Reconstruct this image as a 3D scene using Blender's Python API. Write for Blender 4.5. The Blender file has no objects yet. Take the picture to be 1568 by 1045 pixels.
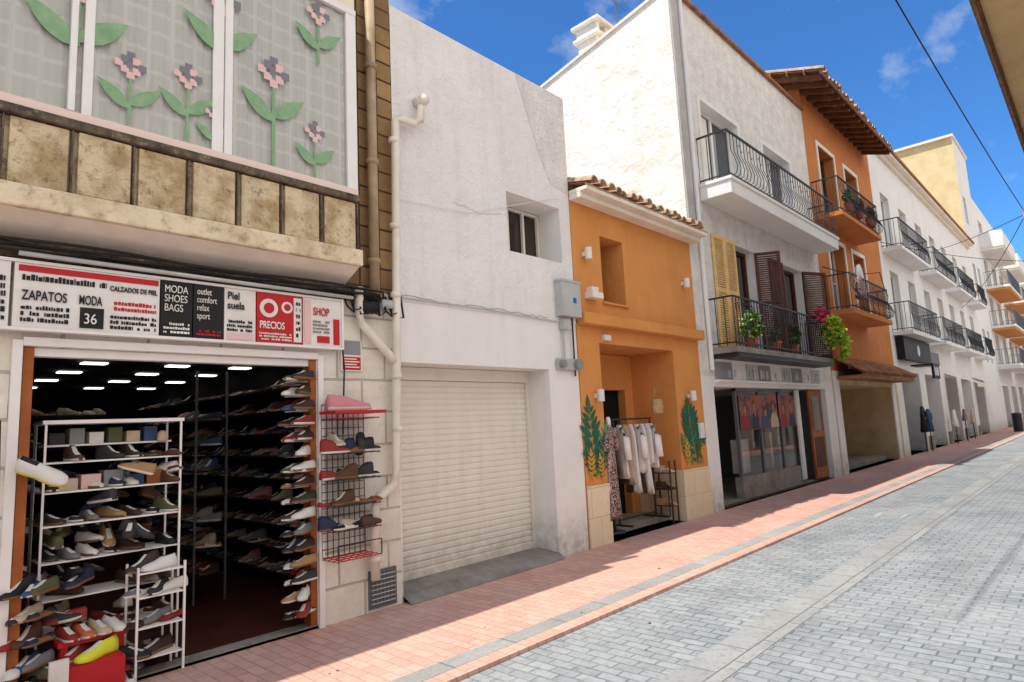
import bpy, math, random
from mathutils import Vector, Matrix
R=random.Random(7)
sc=bpy.context.scene
def S(r,g,b):
    def l(c):
        c/=255.0
        return c/12.92 if c<=.04045 else ((c+.055)/1.055)**2.4
    return (l(r),l(g),l(b),1)
# ---------------------------------------------------------------- materials
def newmat(name):
    m=bpy.data.materials.new(name);m.use_nodes=True
    nt=m.node_tree;b=nt.nodes['Principled BSDF']
    return m,nt,b
def mixc(nt,a,b,fac,mode='MIX'):
    n=nt.nodes.new('ShaderNodeMix');n.data_type='RGBA';n.blend_type=mode
    for s,v in ((6,a),(7,b),(0,fac)):
        if isinstance(v,bpy.types.NodeSocket): nt.links.new(v,n.inputs[s])
        else: n.inputs[s].default_value=v
    return n.outputs[2]
def math2(nt,op,a,b):
    n=nt.nodes.new('ShaderNodeMath');n.operation=op
    for i,v in enumerate((a,b)):
        if isinstance(v,bpy.types.NodeSocket): nt.links.new(v,n.inputs[i])
        else: n.inputs[i].default_value=v
    return n.outputs[0]
def noise(nt,vec,scale,detail=4,rough=.55):
    n=nt.nodes.new('ShaderNodeTexNoise');n.inputs['Scale'].default_value=scale;n.inputs['Detail'].default_value=detail;n.inputs['Roughness'].default_value=rough
    nt.links.new(vec,n.inputs['Vector']);return n.outputs['Fac']
def ramp(nt,fac,a,b):
    n=nt.nodes.new('ShaderNodeMapRange');n.inputs[1].default_value=a;n.inputs[2].default_value=b;nt.links.new(fac,n.inputs[0]);return n.outputs[0]
def objvec(nt,scale=(1,1,1)):
    t=nt.nodes.new('ShaderNodeTexCoord');mp=nt.nodes.new('ShaderNodeMapping');mp.inputs['Scale'].default_value=scale
    nt.links.new(t.outputs['Object'],mp.inputs[0]);return mp.outputs[0]
def bump(nt,h,strength,dist,b,prev=None):
    n=nt.nodes.new('ShaderNodeBump');n.inputs['Strength'].default_value=strength;n.inputs['Distance'].default_value=dist
    nt.links.new(h,n.inputs['Height'])
    if prev: nt.links.new(prev,n.inputs['Normal'])
    nt.links.new(n.outputs[0],b.inputs['Normal']);return n.outputs[0]
def M(name,col,rough=.8,col2=None,vs=2.5,lo=.35,hi=.7,bs=0,bstr=.3,bd=.01,metal=0,streak=0,scol=None,spec=.3,bs2=0,bd2=.02,grime=0,spots=0,spcol=None,spsc=18):
    m,nt,b=newmat(name)
    v=objvec(nt);c=col
    if col2: c=mixc(nt,col,col2,ramp(nt,noise(nt,v,vs,5,.62),lo,hi))
    if streak:
        sv=objvec(nt,(5,5,.45));f=ramp(nt,noise(nt,sv,1.0,5,.65),.5,.8)
        c=mixc(nt,c,scol or S(150,138,120),math2(nt,'MULTIPLY',f,streak))
    if spots:
        f=ramp(nt,noise(nt,v,spsc,5,.75),.54,.68);c=mixc(nt,c,spcol,math2(nt,'MULTIPLY',f,spots))
    if grime:
        sp=nt.nodes.new('ShaderNodeSeparateXYZ');t=nt.nodes.new('ShaderNodeTexCoord');nt.links.new(t.outputs['Object'],sp.inputs[0])
        zf=ramp(nt,sp.outputs[2],.6,.0);f=math2(nt,'MULTIPLY',math2(nt,'MULTIPLY',zf,ramp(nt,noise(nt,v,7,5,.7),.3,.65)),grime)
        c=mixc(nt,c,S(128,114,96),f)
    if isinstance(c,tuple): b.inputs['Base Color'].default_value=c
    else: nt.links.new(c,b.inputs['Base Color'])
    b.inputs['Roughness'].default_value=rough;b.inputs['Metallic'].default_value=metal;b.inputs['Specular IOR Level'].default_value=spec
    p=None
    if bs: p=bump(nt,noise(nt,v,bs,5,.6),bstr,bd,b)
    if bs2: bump(nt,noise(nt,v,bs2,3,.5),.8,bd2,b,p)
    return m
def BR(name,c1,c2,mort,w,h,ms,axis='xy',rough=.85,off=.5,bd=.004,dirt=None,dl=.45,dh=.75,bs=40,wob=.02,grime=0,ov=1.1):
    m,nt,b=newmat(name)
    t=nt.nodes.new('ShaderNodeTexCoord');sp=nt.nodes.new('ShaderNodeSeparateXYZ');cb=nt.nodes.new('ShaderNodeCombineXYZ')
    nt.links.new(t.outputs['Object'],sp.inputs[0])
    ix={'x':0,'y':1,'z':2}
    nt.links.new(sp.outputs[ix[axis[0]]],cb.inputs[0]);nt.links.new(sp.outputs[ix[axis[1]]],cb.inputs[1])
    nz=nt.nodes.new('ShaderNodeTexNoise');nz.inputs['Scale'].default_value=3;nt.links.new(cb.outputs[0],nz.inputs['Vector'])
    vm=nt.nodes.new('ShaderNodeVectorMath');vm.operation='SCALE';vm.inputs[3].default_value=wob;nt.links.new(nz.outputs['Color'],vm.inputs[0])
    va=nt.nodes.new('ShaderNodeVectorMath');va.operation='ADD';nt.links.new(cb.outputs[0],va.inputs[0]);nt.links.new(vm.outputs[0],va.inputs[1])
    k=nt.nodes.new('ShaderNodeTexBrick');nt.links.new(va.outputs[0],k.inputs['Vector'])
    k.inputs['Color1'].default_value=c1;k.inputs['Color2'].default_value=c2;k.inputs['Mortar'].default_value=mort
    k.inputs['Scale'].default_value=1;k.inputs['Brick Width'].default_value=w;k.inputs['Row Height'].default_value=h;k.inputs['Mortar Size'].default_value=ms
    k.inputs['Mortar Smooth'].default_value=.4;k.offset=off
    c=k.outputs['Color'];v=objvec(nt)
    c=mixc(nt,c,(.5,.5,.5,1),ramp(nt,noise(nt,v,14,4,.7),.3,ov),'OVERLAY')
    if dirt: c=mixc(nt,c,dirt,ramp(nt,noise(nt,v,.9,6,.7),dl,dh))
    if grime:
        f=ramp(nt,noise(nt,v,23,4,.7),.5,.75);c=mixc(nt,c,S(80,78,74),math2(nt,'MULTIPLY',f,grime))
        f=ramp(nt,noise(nt,objvec(nt,(.25,1,1)),1.7,6,.7),.5,.75);c=mixc(nt,c,S(104,102,98),math2(nt,'MULTIPLY',f,grime*.7))
    nt.links.new(c,b.inputs['Base Color']);b.inputs['Roughness'].default_value=rough;b.inputs['Specular IOR Level'].default_value=.3
    p=bump(nt,math2(nt,'SUBTRACT',1,k.outputs['Fac']),.8,bd,b);bump(nt,noise(nt,v,bs,4,.6),.5,.005,b,p)
    return m
WH=M('white_plaster',S(238,236,232),.9,S(224,221,216),1.3,.3,.75,26,.9,.018,streak=.2,bs2=7,bd2=.035,spots=.1,spcol=S(180,172,160),spsc=9)
WHR=M('rough_white_plaster',S(240,237,231),.95,S(216,212,204),3.5,.35,.7,20,1,.035,streak=.28,bs2=6,bd2=.055,spots=.12,spcol=S(176,168,155),spsc=12)
WHS=M('weathered_white_plaster',S(244,238,224),.95,S(226,210,170),.9,.5,.85,8,.8,.03,streak=.35,scol=S(196,180,140),bs2=2.5,bd2=.06,spots=.18,spcol=S(186,174,146),spsc=4)
WHF=M('white_smooth_render',S(238,237,233),.75,S(224,222,216),1.0,.3,.8,60,.35,.006,streak=.14,grime=.7,bs2=3,bd2=.01)
ORG=M('orange_plaster',S(220,152,86),.9,S(206,136,70),1.6,.3,.8,40,.6,.012,streak=.25,scol=S(172,108,58),grime=.3,bs2=5,bd2=.02)
ORG2=M('ochre_orange_plaster',S(206,132,76),.9,S(186,113,60),1.6,.3,.8,50,.4,.008,streak=.25,scol=S(150,90,50))
CREAM=M('cream_paint',S(238,230,214),.8,S(224,212,190),2,.4,.8,40,.3,.006,streak=.22)
BLK=BR('painted_stone_blocks',S(236,231,220),S(226,220,206),S(186,178,162),.52,.3,.012,'xz',dirt=S(194,182,160),dl=.48,dh=.85,bd=.012,grime=.15)
PLINTH=BR('plinth_tiles',S(230,214,184),S(224,206,172),S(202,184,156),.4,.38,.006,'xz',dirt=S(200,178,146),dl=.55,dh=.9,grime=.12)
PAN=M('weathered_stone_panel',S(222,204,168),.95,S(176,152,112),4,.42,.62,28,.9,.03,streak=.5,scol=S(128,108,82),spots=.7,spcol=S(94,76,54),spsc=15)
SLAB=M('weathered_slab_edge',S(232,216,184),.95,S(186,162,126),5,.4,.75,30,.8,.02,streak=.3,scol=S(130,112,88),spots=.45,spcol=S(116,96,70),spsc=10)
DSTN=M('dark_weathered_sill',S(120,106,88),.95,S(56,50,44),7,.35,.7,30,.9,.02,spots=.4,spcol=S(190,176,150))
BTILE=BR('brown_stone_tiles',S(170,138,92),S(140,110,70),S(56,46,34),.225,.2,.012,'xz',off=0,dirt=S(106,84,54),dl=.4,dh=.8,bd=.012,grime=.5)
ALU=M('white_aluminium',S(238,236,232),.4,S(225,221,214),4,.3,.8,spec=.5)
ALUD=M('pinkish_frame',S(232,210,196),.5)
GREYC=M('grey_cement',S(154,148,140),.95,S(116,110,102),3,.35,.7,35,.6,.008,spots=.3,spcol=S(90,84,76),spsc=8)
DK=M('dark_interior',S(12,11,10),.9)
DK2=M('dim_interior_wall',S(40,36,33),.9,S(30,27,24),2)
IRON=M('black_iron',S(36,36,38),.5,spec=.5)
IRONG=M('grey_iron',S(96,98,100),.5,spec=.5)
CABLE=M('black_cable',S(38,37,36),.7)
PVC=M('cream_pvc_pipe',S(234,227,212),.45,S(212,202,183),3,.4,.8,streak=.3)
PVCB=M('brown_pipe',S(184,162,130),.6,S(140,118,90),4,.35,.75,streak=.4)
WOODO=M('orange_wood',S(178,104,52),.55,S(140,74,34),3,streak=.5,scol=S(110,56,26))
WOODB=M('brown_wood',S(96,58,42),.6,S(70,40,28),4,streak=.5,scol=S(50,30,22))
WOODY=M('yellow_shutter_wood',S(240,204,138),.6,S(222,180,110),4,streak=.3,scol=S(160,120,66))
TERR=M('terracotta_tiles',S(206,172,142),.9,S(150,126,106),7,.35,.7,30,.6,.01,streak=.3,scol=S(96,88,78),spots=.5,spcol=S(96,90,80),spsc=12)
TERRD=M('old_terracotta',S(176,122,84),.9,S(110,84,64),6,.35,.7,30,.6,.01)
RAFT=M('rafter_wood',S(124,80,50),.8,S(88,56,36),5)
SHUT=M('roller_shutter_metal',S(234,230,219),.45,S(222,216,202),1.2,.3,.8,streak=.22,spec=.5,grime=.6)
REDM=M('red_paint',S(188,36,42),.6)
BLKM=M('black_paint',S(28,27,28),.55)
WHM=M('white_board',S(236,234,228),.55,S(216,211,202),3,streak=.2)
GRM=M('grey_board',S(140,140,140),.6)
PNKM=M('pale_pink_board',S(226,190,184),.6)
GBOX=M('grey_enclosure',S(190,192,188),.5,S(170,172,166),4,streak=.3)
FLOOR=M('shop_floor_tiles',S(84,42,32),.4,S(60,30,24),3)
BEI=M('beige_stone_cladding',S(212,192,150),.9,S(184,162,122),2,.35,.7,20,.4,.008,grime=.4)
TEAL=M('mural_green',S(38,108,84),.8,S(24,82,64),6)
TEAL2=M('mural_light_green',S(92,140,92),.8)
MURO=M('mural_ochre',S(206,150,60),.8)
LEAF=M('leaf_green',S(84,120,48),.7,S(50,84,32),9)
LEAFY=M('leaf_yellowgreen',S(196,212,62),.7,S(150,182,50),9)
FLW=M('flower_red',S(222,60,96),.7)
STK=M('sticker_green',S(124,162,122),.7,S(146,180,140),14)
STP=M('sticker_pink',S(224,190,186),.7)
STG=M('sticker_grey',S(126,124,132),.7)
CURT=BR('curtain_fabric',S(232,233,224),S(226,228,218),S(242,242,236),.16,.16,.02,'xz',off=0,bd=.001,wob=.01,ov=1.4)
CLW=M('white_fabric',S(240,236,228),.9,S(226,220,208),8)
CLP=M('patterned_fabric',S(190,160,150),.9,S(70,60,66),40,.48,.52)
CLB=M('beige_fabric',S(208,190,166),.9,S(180,160,136),8)
POT=M('terracotta_pot',S(168,92,60),.85)
YEL=M('beige_yellow_render',S(232,210,160),.9,S(216,190,136),1.5,streak=.2)
BAG=M('straw_bag',S(196,164,116),.9,S(150,120,80),30)
CRK=M('hairline_crack',S(168,162,152),.95)
def glassmat():
    m,nt,b=newmat('window_glass');nt.nodes.remove(b);o=nt.nodes['Material Output']
    t=nt.nodes.new('ShaderNodeBsdfTransparent');g=nt.nodes.new('ShaderNodeBsdfGlossy');g.inputs['Roughness'].default_value=.02
    fr=nt.nodes.new('ShaderNodeFresnel');fr.inputs[0].default_value=1.5
    mx=nt.nodes.new('ShaderNodeMixShader');nt.links.new(fr.outputs[0],mx.inputs[0]);nt.links.new(t.outputs[0],mx.inputs[1]);nt.links.new(g.outputs[0],mx.inputs[2]);nt.links.new(mx.outputs[0],o.inputs[0]);return m
GLASS=glassmat()
GDK=M('dark_window_glass',S(52,58,62),.06,spec=.8)
GDB=M('dark_brown_glass',S(44,34,30),.08,spec=.6)
def emis(name,c,s):
    m,nt,b=newmat(name);b.inputs['Emission Color'].default_value=c;b.inputs['Emission Strength'].default_value=s;b.inputs['Base Color'].default_value=(.8,.8,.8,1);return m
LED=emis('ceiling_led',(1,.97,.9,1),3)
SH=[M('shoe_%s'%n,S(*c),.6) for n,c in dict(white=(222,218,210),black=(34,34,36),navy=(38,46,72),grey=(118,118,120),tan=(164,128,90),brown=(84,58,42),beige=(188,170,144),red=(140,44,40),olive=(86,88,60),pink=(208,136,140),blue=(56,80,116),orange=(190,100,60),char=(52,50,52),dkbrown=(60,44,36)).items()]
SHD=[SH[i] for i in (0,0,1,1,2,3,4,5,5,6,7,8,10,12,12,13,13)]
SHY=M('shoe_yellow',S(222,222,60),.6)
SOLE=M('shoe_sole_white',S(222,218,208),.6);SOLB=M('shoe_sole_brown',S(130,96,64),.7)
# ---------------------------------------------------------------- mesh builder
def E(name):
    o=bpy.data.objects.new(name,None);sc.collection.objects.link(o);o.empty_display_size=.3;return o
class MB:
    def __init__(s): s.v=[];s.f=[];s.m=[];s.mats=[]
    def mi(s,mat):
        if mat not in s.mats: s.mats.append(mat)
        return s.mats.index(mat)
    def poly(s,pts,mat):
        n=len(s.v);s.v+= [tuple(p) for p in pts];s.f.append(tuple(range(n,n+len(pts))));s.m.append(s.mi(mat));return s
    def box(s,x0,x1,y0,y1,z0,z1,mat,M4=None):
        n=len(s.v);ps=[(x,y,z) for z in (z0,z1) for y in (y0,y1) for x in (x0,x1)]
        if M4: ps=[tuple(M4@Vector(p)) for p in ps]
        s.v+=ps;k=s.mi(mat)
        for f in ((0,2,3,1),(4,5,7,6),(0,1,5,4),(2,6,7,3),(0,4,6,2),(1,3,7,5)): s.f.append(tuple(n+i for i in f));s.m.append(k)
        return s
    def loft(s,rings,mat,caps=True,matf=None):
        n=len(s.v);k=len(rings[0]);mi=s.mi(mat)
        for r in rings: s.v+=[tuple(p) for p in r]
        for i in range(len(rings)-1):
            for j in range(k):
                a=n+i*k+j;b=n+i*k+(j+1)%k
                s.f.append((a,b,b+k,a+k));s.m.append(s.mi(matf(i,j)) if matf else mi)
        if caps:
            s.f.append(tuple(n+j for j in reversed(range(k))));s.m.append(mi)
            s.f.append(tuple(n+(len(rings)-1)*k+j for j in range(k)));s.m.append(mi)
        return s
    def tube(s,pts,r,mat,n=6,caps=True):
        pts=[Vector(p) for p in pts];rings=[]
        for i,p in enumerate(pts):
            d=(pts[min(i+1,len(pts)-1)]-pts[max(i-1,0)])
            if d.length<1e-9: d=Vector((0,0,1))
            d.normalize();u=Vector((0,0,1)) if abs(d.z)<.9 else Vector((0,1,0))
            a=d.cross(u).normalized();b=a.cross(d)
            rr=r[i] if isinstance(r,(list,tuple)) else r
            rings.append([p+a*math.cos(2*math.pi*(j+.5)/n)*rr+b*math.sin(2*math.pi*(j+.5)/n)*rr for j in range(n)])
        return s.loft(rings,mat,caps)
    def build(s,name,parent=None,smooth=False,bevel=0):
        me=bpy.data.meshes.new(name);me.from_pydata(s.v,[],s.f)
        for m in s.mats: me.materials.append(m)
        me.polygons.foreach_set('material_index',s.m)
        if smooth: me.polygons.foreach_set('use_smooth',[True]*len(s.f))
        me.update();o=bpy.data.objects.new(name,me);sc.collection.objects.link(o)
        if parent: o.parent=parent
        if bevel:
            b=o.modifiers.new('b','BEVEL');b.width=bevel;b.segments=2;b.limit_method='ANGLE'
        return o
def wall(mb,x0,x1,z0,z1,y,ops,mat,rev=None):
    xs=sorted(set([x0,x1]+[min(max(o[i],x0),x1) for o in ops for i in (0,1)]));zs=sorted(set([z0,z1]+[min(max(o[i],z0),z1) for o in ops for i in (2,3)]))
    for i in range(len(xs)-1):
        for j in range(len(zs)-1):
            cx=(xs[i]+xs[i+1])/2;cz=(zs[j]+zs[j+1])/2
            if any(o[0]<cx<o[1] and o[2]<cz<o[3] for o in ops): continue
            mb.poly([(xs[i],y,zs[j]),(xs[i+1],y,zs[j]),(xs[i+1],y,zs[j+1]),(xs[i],y,zs[j+1])],mat)
    for o in ops:
        a,b,c,d,dp=o[:5];yb=y+dp;r=rev or mat
        mb.poly([(a,y,c),(a,y,d),(a,yb,d),(a,yb,c)],r);mb.poly([(b,y,c),(b,yb,c),(b,yb,d),(b,y,d)],r)
        mb.poly([(a,y,d),(b,y,d),(b,yb,d),(a,yb,d)],r);mb.poly([(a,y,c),(a,yb,c),(b,yb,c),(b,y,c)],r)
def window(mb,x0,x1,y,z0,z1,fr=ALU,gl=GDK,fw=.06,mull=1,bars=0):
    mb.box(x0+.002,x1-.002,y+.025,y+.035,z0+.002,z1-.002,gl)
    mb.box(x0+.001,x0+fw,y-.02,y+.022,z0+.001,z1-.001,fr);mb.box(x1-fw,x1-.001,y-.02,y+.022,z0+.001,z1-.001,fr)
    mb.box(x0+fw,x1-fw,y-.02,y+.022,z1-fw,z1-.001,fr);mb.box(x0+fw,x1-fw,y-.02,y+.022,z0+.001,z0+fw,fr)
    for i in range(mull):
        xm=x0+(x1-x0)*(i+1)/(mull+1);mb.box(xm-fw*.6,xm+fw*.6,y-.018,y+.02,z0+fw,z1-fw,fr)
    for i in range(bars):
        zm=z0+(z1-z0)*(i+1)/(bars+1);mb.box(x0+fw,x1-fw,y-.01,y+.018,zm-.02,zm+.02,fr)
def shell(mb,x0,x1,y0,y1,z0,z1,mat,roofmat=None,left=None,right=None):
    mb.poly([(x0,y0,z0),(x0,y0,z1),(x0,y1,z1),(x0,y1,z0)],left or mat);mb.poly([(x1,y0,z0),(x1,y1,z0),(x1,y1,z1),(x1,y0,z1)],right or mat)
    mb.poly([(x0,y1,z0),(x0,y1,z1),(x1,y1,z1),(x1,y1,z0)],mat);mb.poly([(x0,y0,z1),(x1,y0,z1),(x1,y1,z1),(x0,y1,z1)],roofmat or GREYC)
def railing(mb,x0,x1,yf,z0,z1,mat=IRON,belly=0,sp=.12,yw=0,ends=True,r=.008):
    mb.box(x0,x1,yf-.02,yf+.02,z1-.03,z1,mat);mb.box(x0,x1,yf-.012,yf+.012,z0+.06,z0+.085,mat)
    if ends:
        for x in (x0,x1):
            mb.box(x-.02,x+.02,yf+.021,yw-.001,z1-.029,z1-.001,mat);mb.box(x-.012,x+.012,yf+.013,yw-.001,z0+.061,z0+.084,mat)
            k=int(abs(yw-yf)/sp)
            for i in range(k+1):
                y=yf+(yw-yf)*i/max(k,1)
                mb.box(x-r,x+r,y-r+.001,y+r-.001,z0,z1-.03,mat)
    n=int((x1-x0)/sp)
    for i in range(1,n):
        x=x0+(x1-x0)*i/n
        if belly:
            h=z1-z0;mb.tube([(x,yf,z1-.03),(x,yf,z0+h*.6),(x,yf-belly*.6,z0+h*.42),(x,yf-belly,z0+h*.24),(x,yf-belly*.7,z0+h*.1),(x,yf,z0+.07)],r*1.1,mat,4,False)
        else: mb.box(x-r,x+r,yf-r,yf+r,z0,z1-.03,mat)
        if i%3==0 and belly:
            z=z0+(z1-z0)*.76;mb.tube([(x,yf,z),(x+sp*.7,yf,z+.07),(x+sp,yf,z),(x+sp*1.3,yf,z-.07),(x+sp*2,yf,z)],r*.7,mat,4,False)
def foliage(mb,c,rad,n,mat,ls=.05,mat2=None):
    for i in range(n):
        while True:
            p=Vector((R.uniform(-1,1),R.uniform(-1,1),R.uniform(-1,1)))
            if p.length<1: break
        p=Vector((c[0]+p.x*rad[0],c[1]+p.y*rad[1],c[2]+p.z*rad[2]))
        a=Vector((R.gauss(0,1),R.gauss(0,1),R.gauss(0,1))).normalized();b=a.orthogonal().normalized()
        l=ls*R.uniform(.6,1.5)
        mb.poly([p-a*l,p+b*l*.45,p+a*l,p-b*l*.45],mat2 if (mat2 and R.random()<.18) else mat)
def shoe(mb,x,y,z,yaw,L=.27,up=None,so=None,st=0,pitch=0,roll=0):
    up=up or R.choice(SHD);so=so or R.choice([SOLE,SOLB,SOLB,up])
    T=[0,.05,.2,.4,.6,.8,.94,1];W=[.5,.8,.85,.78,.95,1,.75,.3]
    H={0:[.07,.095,.09,.085,.062,.05,.04,.022],1:[.02,.045,.03,.028,.05,.045,.02,.015],2:[.12,.14,.14,.12,.07,.05,.042,.025]}[st]
    k=L/.28;mt=Matrix.Translation((x,y,z))@Matrix.Rotation(yaw,4,'Z')@Matrix.Rotation(pitch,4,'Y')@Matrix.Rotation(roll,4,'X');rings=[]
    for t,w,h in zip(T,W,H):
        w*=.047*k;h*=k;s=.02*k;X=(t-.5)*L;up_=.006*k if t>.9 or t<.04 else 0
        rings.append([mt@Vector(q) for q in ((X,-w,up_),(X,w,up_),(X,w*1.02,s),(X,w*.92,h*.65+s*.2),(X,w*.4,h),(X,-w*.4,h),(X,-w*.92,h*.65+s*.2),(X,-w*1.02,s))])
    def mf(i,j):
        if j in(0,1,7): return so
        if j==4 and i in(1,2) and st!=1: return BLKM
        if st==1 and i in (2,3) and j in (2,3,4,5,6): return so
        if j==4 and i in (3,4) : return SOLE
        return up
    mb.loft(rings,up,True,mf)
def shoe_row(mb,x0,x1,y,z,yaw,n,st=None,L=.26,gap=0):
    for i in range(n):
        if R.random()<gap: continue
        x=x0+(x1-x0)*(i+.5)/n
        shoe(mb,x+R.uniform(-.01,.01),y+R.uniform(-.03,.03),z,yaw+R.uniform(-.35,.35),L*R.uniform(.85,1.08),st=R.choice([0,0,1,1,2]) if st is None else st)
def text(s,x,z,y,size,mat,parent,name='lettering',sx=1,bold=0):
    cu=bpy.data.curves.new(name,'FONT');cu.body=s;cu.size=size;cu.extrude=.002;cu.offset=bold;cu.space_line=.9
    o=bpy.data.objects.new(name,cu);sc.collection.objects.link(o);cu.materials.append(mat)
    o.location=(x,y,z);o.rotation_euler=(math.pi/2,0,0);o.scale=(sx,1,1);o.parent=parent;return o
def barrel_tiles(mb,x0,x1,yf,zf,yb,zb,mat,sp=.2,r=.085):
    n=int((x1-x0)/sp)
    for i in range(n):
        x=x0+sp*(i+.5)+R.uniform(-.015,.015);dz=R.uniform(-.015,.015);yo=R.uniform(-.04,.04)
        rings=[]
        for (y,z,rr) in ((yf+yo,zf,r),(yb,zb,r)):
            rings.append([(x+math.cos(math.pi*k/6)*rr,y,z+dz+math.sin(math.pi*k/6)*rr) for k in range(7)]+[(x+math.cos(math.pi*k/6)*(rr-.02),y,z+dz+math.sin(math.pi*k/6)*(rr-.02)) for k in range(6,-1,-1)])
        mb.loft(rings,mat,True)
    mb.poly([(x0,yf+.06,zf-.005),(x1,yf+.06,zf-.005),(x1,yb,zb-.005),(x0,yb,zb-.005)],mat)
    mb.poly([(x0,yf+.06,zf-.04),(x1,yf+.06,zf-.04),(x1,yf+.06,zf-.005),(x0,yf+.06,zf-.005)],mat)
    k=int(math.hypot(yb-yf,zb-zf)/.38)
    for j in range(1,k):
        t=j/k;y=yf+(yb-yf)*t;z=zf+(zb-zf)*t
        for i in range(n):
            x=x0+sp*(i+.5);mb.tube([(x,y,z+.012),(x,y+.03,z+.016)],[r*1.06,r*1.06],mat,8)
def louvre(mb,x0,x1,y,z0,z1,mat,M4=None,th=.035):
    w=.06;mb.box(x0,x0+w,y,y+th,z0,z1,mat,M4);mb.box(x1-w,x1,y,y+th,z0,z1,mat,M4)
    for z in (z0,(z0+z1)/2-.03,z1-w): mb.box(x0+w,x1-w,y,y+th,z,z+w,mat,M4)
    z=z0+w+.01
    while z<z1-w-.02:
        mb.box(x0+w,x1-w,y+.004,y+.014,z,z+.034,mat,(M4 or Matrix())@Matrix.Translation((0,y,z))@Matrix.Rotation(-.5,4,'X')@Matrix.Translation((0,-y,-z)));z+=.045
# ---------------------------------------------------------------- ground, pavement, road
ROADM=BR('road_setts',S(154,160,161),S(132,138,140),S(106,109,108),.2,.1,.007,'yx',dirt=S(172,174,171),dl=.38,dh=.85,bd=.008,grime=.5,wob=.035)
PAVM=BR('red_pavement_bricks',S(220,172,154),S(202,153,135),S(176,140,124),.2,.1,.006,'yx',dirt=S(208,178,162),dl=.4,dh=.9,grime=.25,ov=.9)
KERBM=BR('pale_kerb_stone',S(172,172,168),S(156,155,151),S(108,106,102),.6,2.0,.008,'xy',dirt=S(136,135,130),dl=.45,dh=.9,grime=.4)
GUT=BR('concrete_gutter',S(166,167,163),S(154,155,152),S(108,107,103),.5,3.0,.006,'xy',dirt=S(138,137,133),dl=.4,dh=.9,grime=.5)
g=MB();g.poly([(-400,-400,-.2),(600,-400,-.2),(600,400,-.2),(-400,400,-.2)],GREYC);g.build('ground')
g=MB();g.box(-30,140,-1.75,.8,-.15,0,PAVM)
g.build('pavement')
g=MB();g.box(-30,140,-1.62,-1.45,-.1,.004,KERBM);g.build('kerb',bevel=.004)
g=MB();g.poly([(-30,-7.2,-.03),(140,-7.2,-.03),(140,-1.755,-.03),(-30,-1.755,-.03)],ROADM)
g.build('road')
g=MB();g.poly([(-30,-3.1,-.026),(140,-3.1,-.026),(140,-2.78,-.026),(-30,-2.78,-.026)],GUT);g.build('drainage_strip')
g=MB();g.box(-30,140,-7.9,-4.75,-.14,.0,PAVM);g.build('pavement')
g=MB();g.box(10.9,11.4,-2.6,-2.2,-.029,-.024,GBOX);g.box(10.95,11.35,-2.55,-2.25,-.0239,-.021,GUT);g.build('access_cover')
g=MB()
for i in range(60):
    x=R.uniform(1,22);y=-R.uniform(.1,4.4);s=R.uniform(.008,.02);z=.004 if y>-1.7 else -.022;a=R.uniform(0,3)
    g.poly([(x+s*math.cos(a+k*1.57),y+s*math.sin(a+k*1.57)*(.5 if k%2 else 1),z+.002*(k%2)) for k in range(4)],R.choice([LEAF,TERRD,DSTN,CLB]))
g.build('litter_and_leaves')
# ---------------------------------------------------------------- shoe shop building
B1=E('shoe_shop_building')
g=MB()
wall(g,-6,3.2,0,6.6,0,[(.82,2.9,0.02,2.26,.14)],BLK)
wall(g,3.2,3.775,0,2.95,0,[],BLK)
g.poly([(3.2,-.004,2.95),(3.2,-.004,6.6),(3.775,-.004,6.6),(3.775,-.004,2.95)],BTILE)
g.poly([(3.2,-.004,2.95),(3.775,-.004,2.95),(3.775,0,2.95),(3.2,0,2.95)],BTILE)
shell(g,-6,3.775,0,7,0,6.6,WH)
g.build('walls',B1)
yb=-.27;xe=3.185
g=MB()
g.poly([(-6,yb,3.09),(xe,yb,3.09),(xe,0,2.96),(-6,0,2.96)],CREAM)
g.poly([(xe,yb,3.09),(xe,yb,3.24),(xe,0,3.24),(xe,0,2.96)],CREAM)
g.build('bay_soffit',B1)
g=MB();g.box(-6,xe+.015,yb-.045,-.002,3.09,3.24,SLAB);g.build('bay_slab',B1,bevel=.012)
g=MB()
g.box(-6,xe-.02,yb+.03,-.002,3.242,3.69,PAN)
x=xe-.36
while x>-3:
    g.box(x+.012,x+.325,yb-R.uniform(0,.012),yb+.029,3.25,3.68,PAN);g.box(x+.337,x+.35,yb-.015,yb+.029,3.25,3.68,DSTN);x-=.365
g.build('bay_stone_panels',B1,bevel=.008)
g=MB();g.box(-6,xe+.01,yb-.03,-.002,3.692,3.755,DSTN);g.build('bay_sill',B1,bevel=.012)
g=MB()
z0,z1=3.757,5.6
g.box(-6,xe,yb+.02,-.002,z1,6.0,CREAM)
g.box(xe-.02,xe,yb+.06,-.002,z0,z1,BTILE)
fx=[xe-.075,2.0,1.05,.12,-.8]
for i,x in enumerate(fx): g.box(x-.03,x+.03 if i else xe,yb,yb+.05,z0+.06,z1-.06,ALU)
g.box(.94,.98,yb-.012,yb+.03,z0+.06,z1-.06,ALU)
g.box(1.97-.09,1.965,yb+.012,yb+.04,z0+.061,z1-.061,ALU)
g.box(-6,xe,yb-.005,yb+.05,z0,z0+.06,ALUD);g.box(-6,xe,yb-.005,yb+.05,z1-.06,z1,ALU)
g.build('bay_window_frames',B1,bevel=.004)
g=MB();g.poly([(-6,yb+.024,z0),(xe-.04,yb+.024,z0),(xe-.04,yb+.024,z1),(-6,yb+.024,z1)],GLASS);g.build('bay_window_glass',B1)
g=MB();n=600
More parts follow.
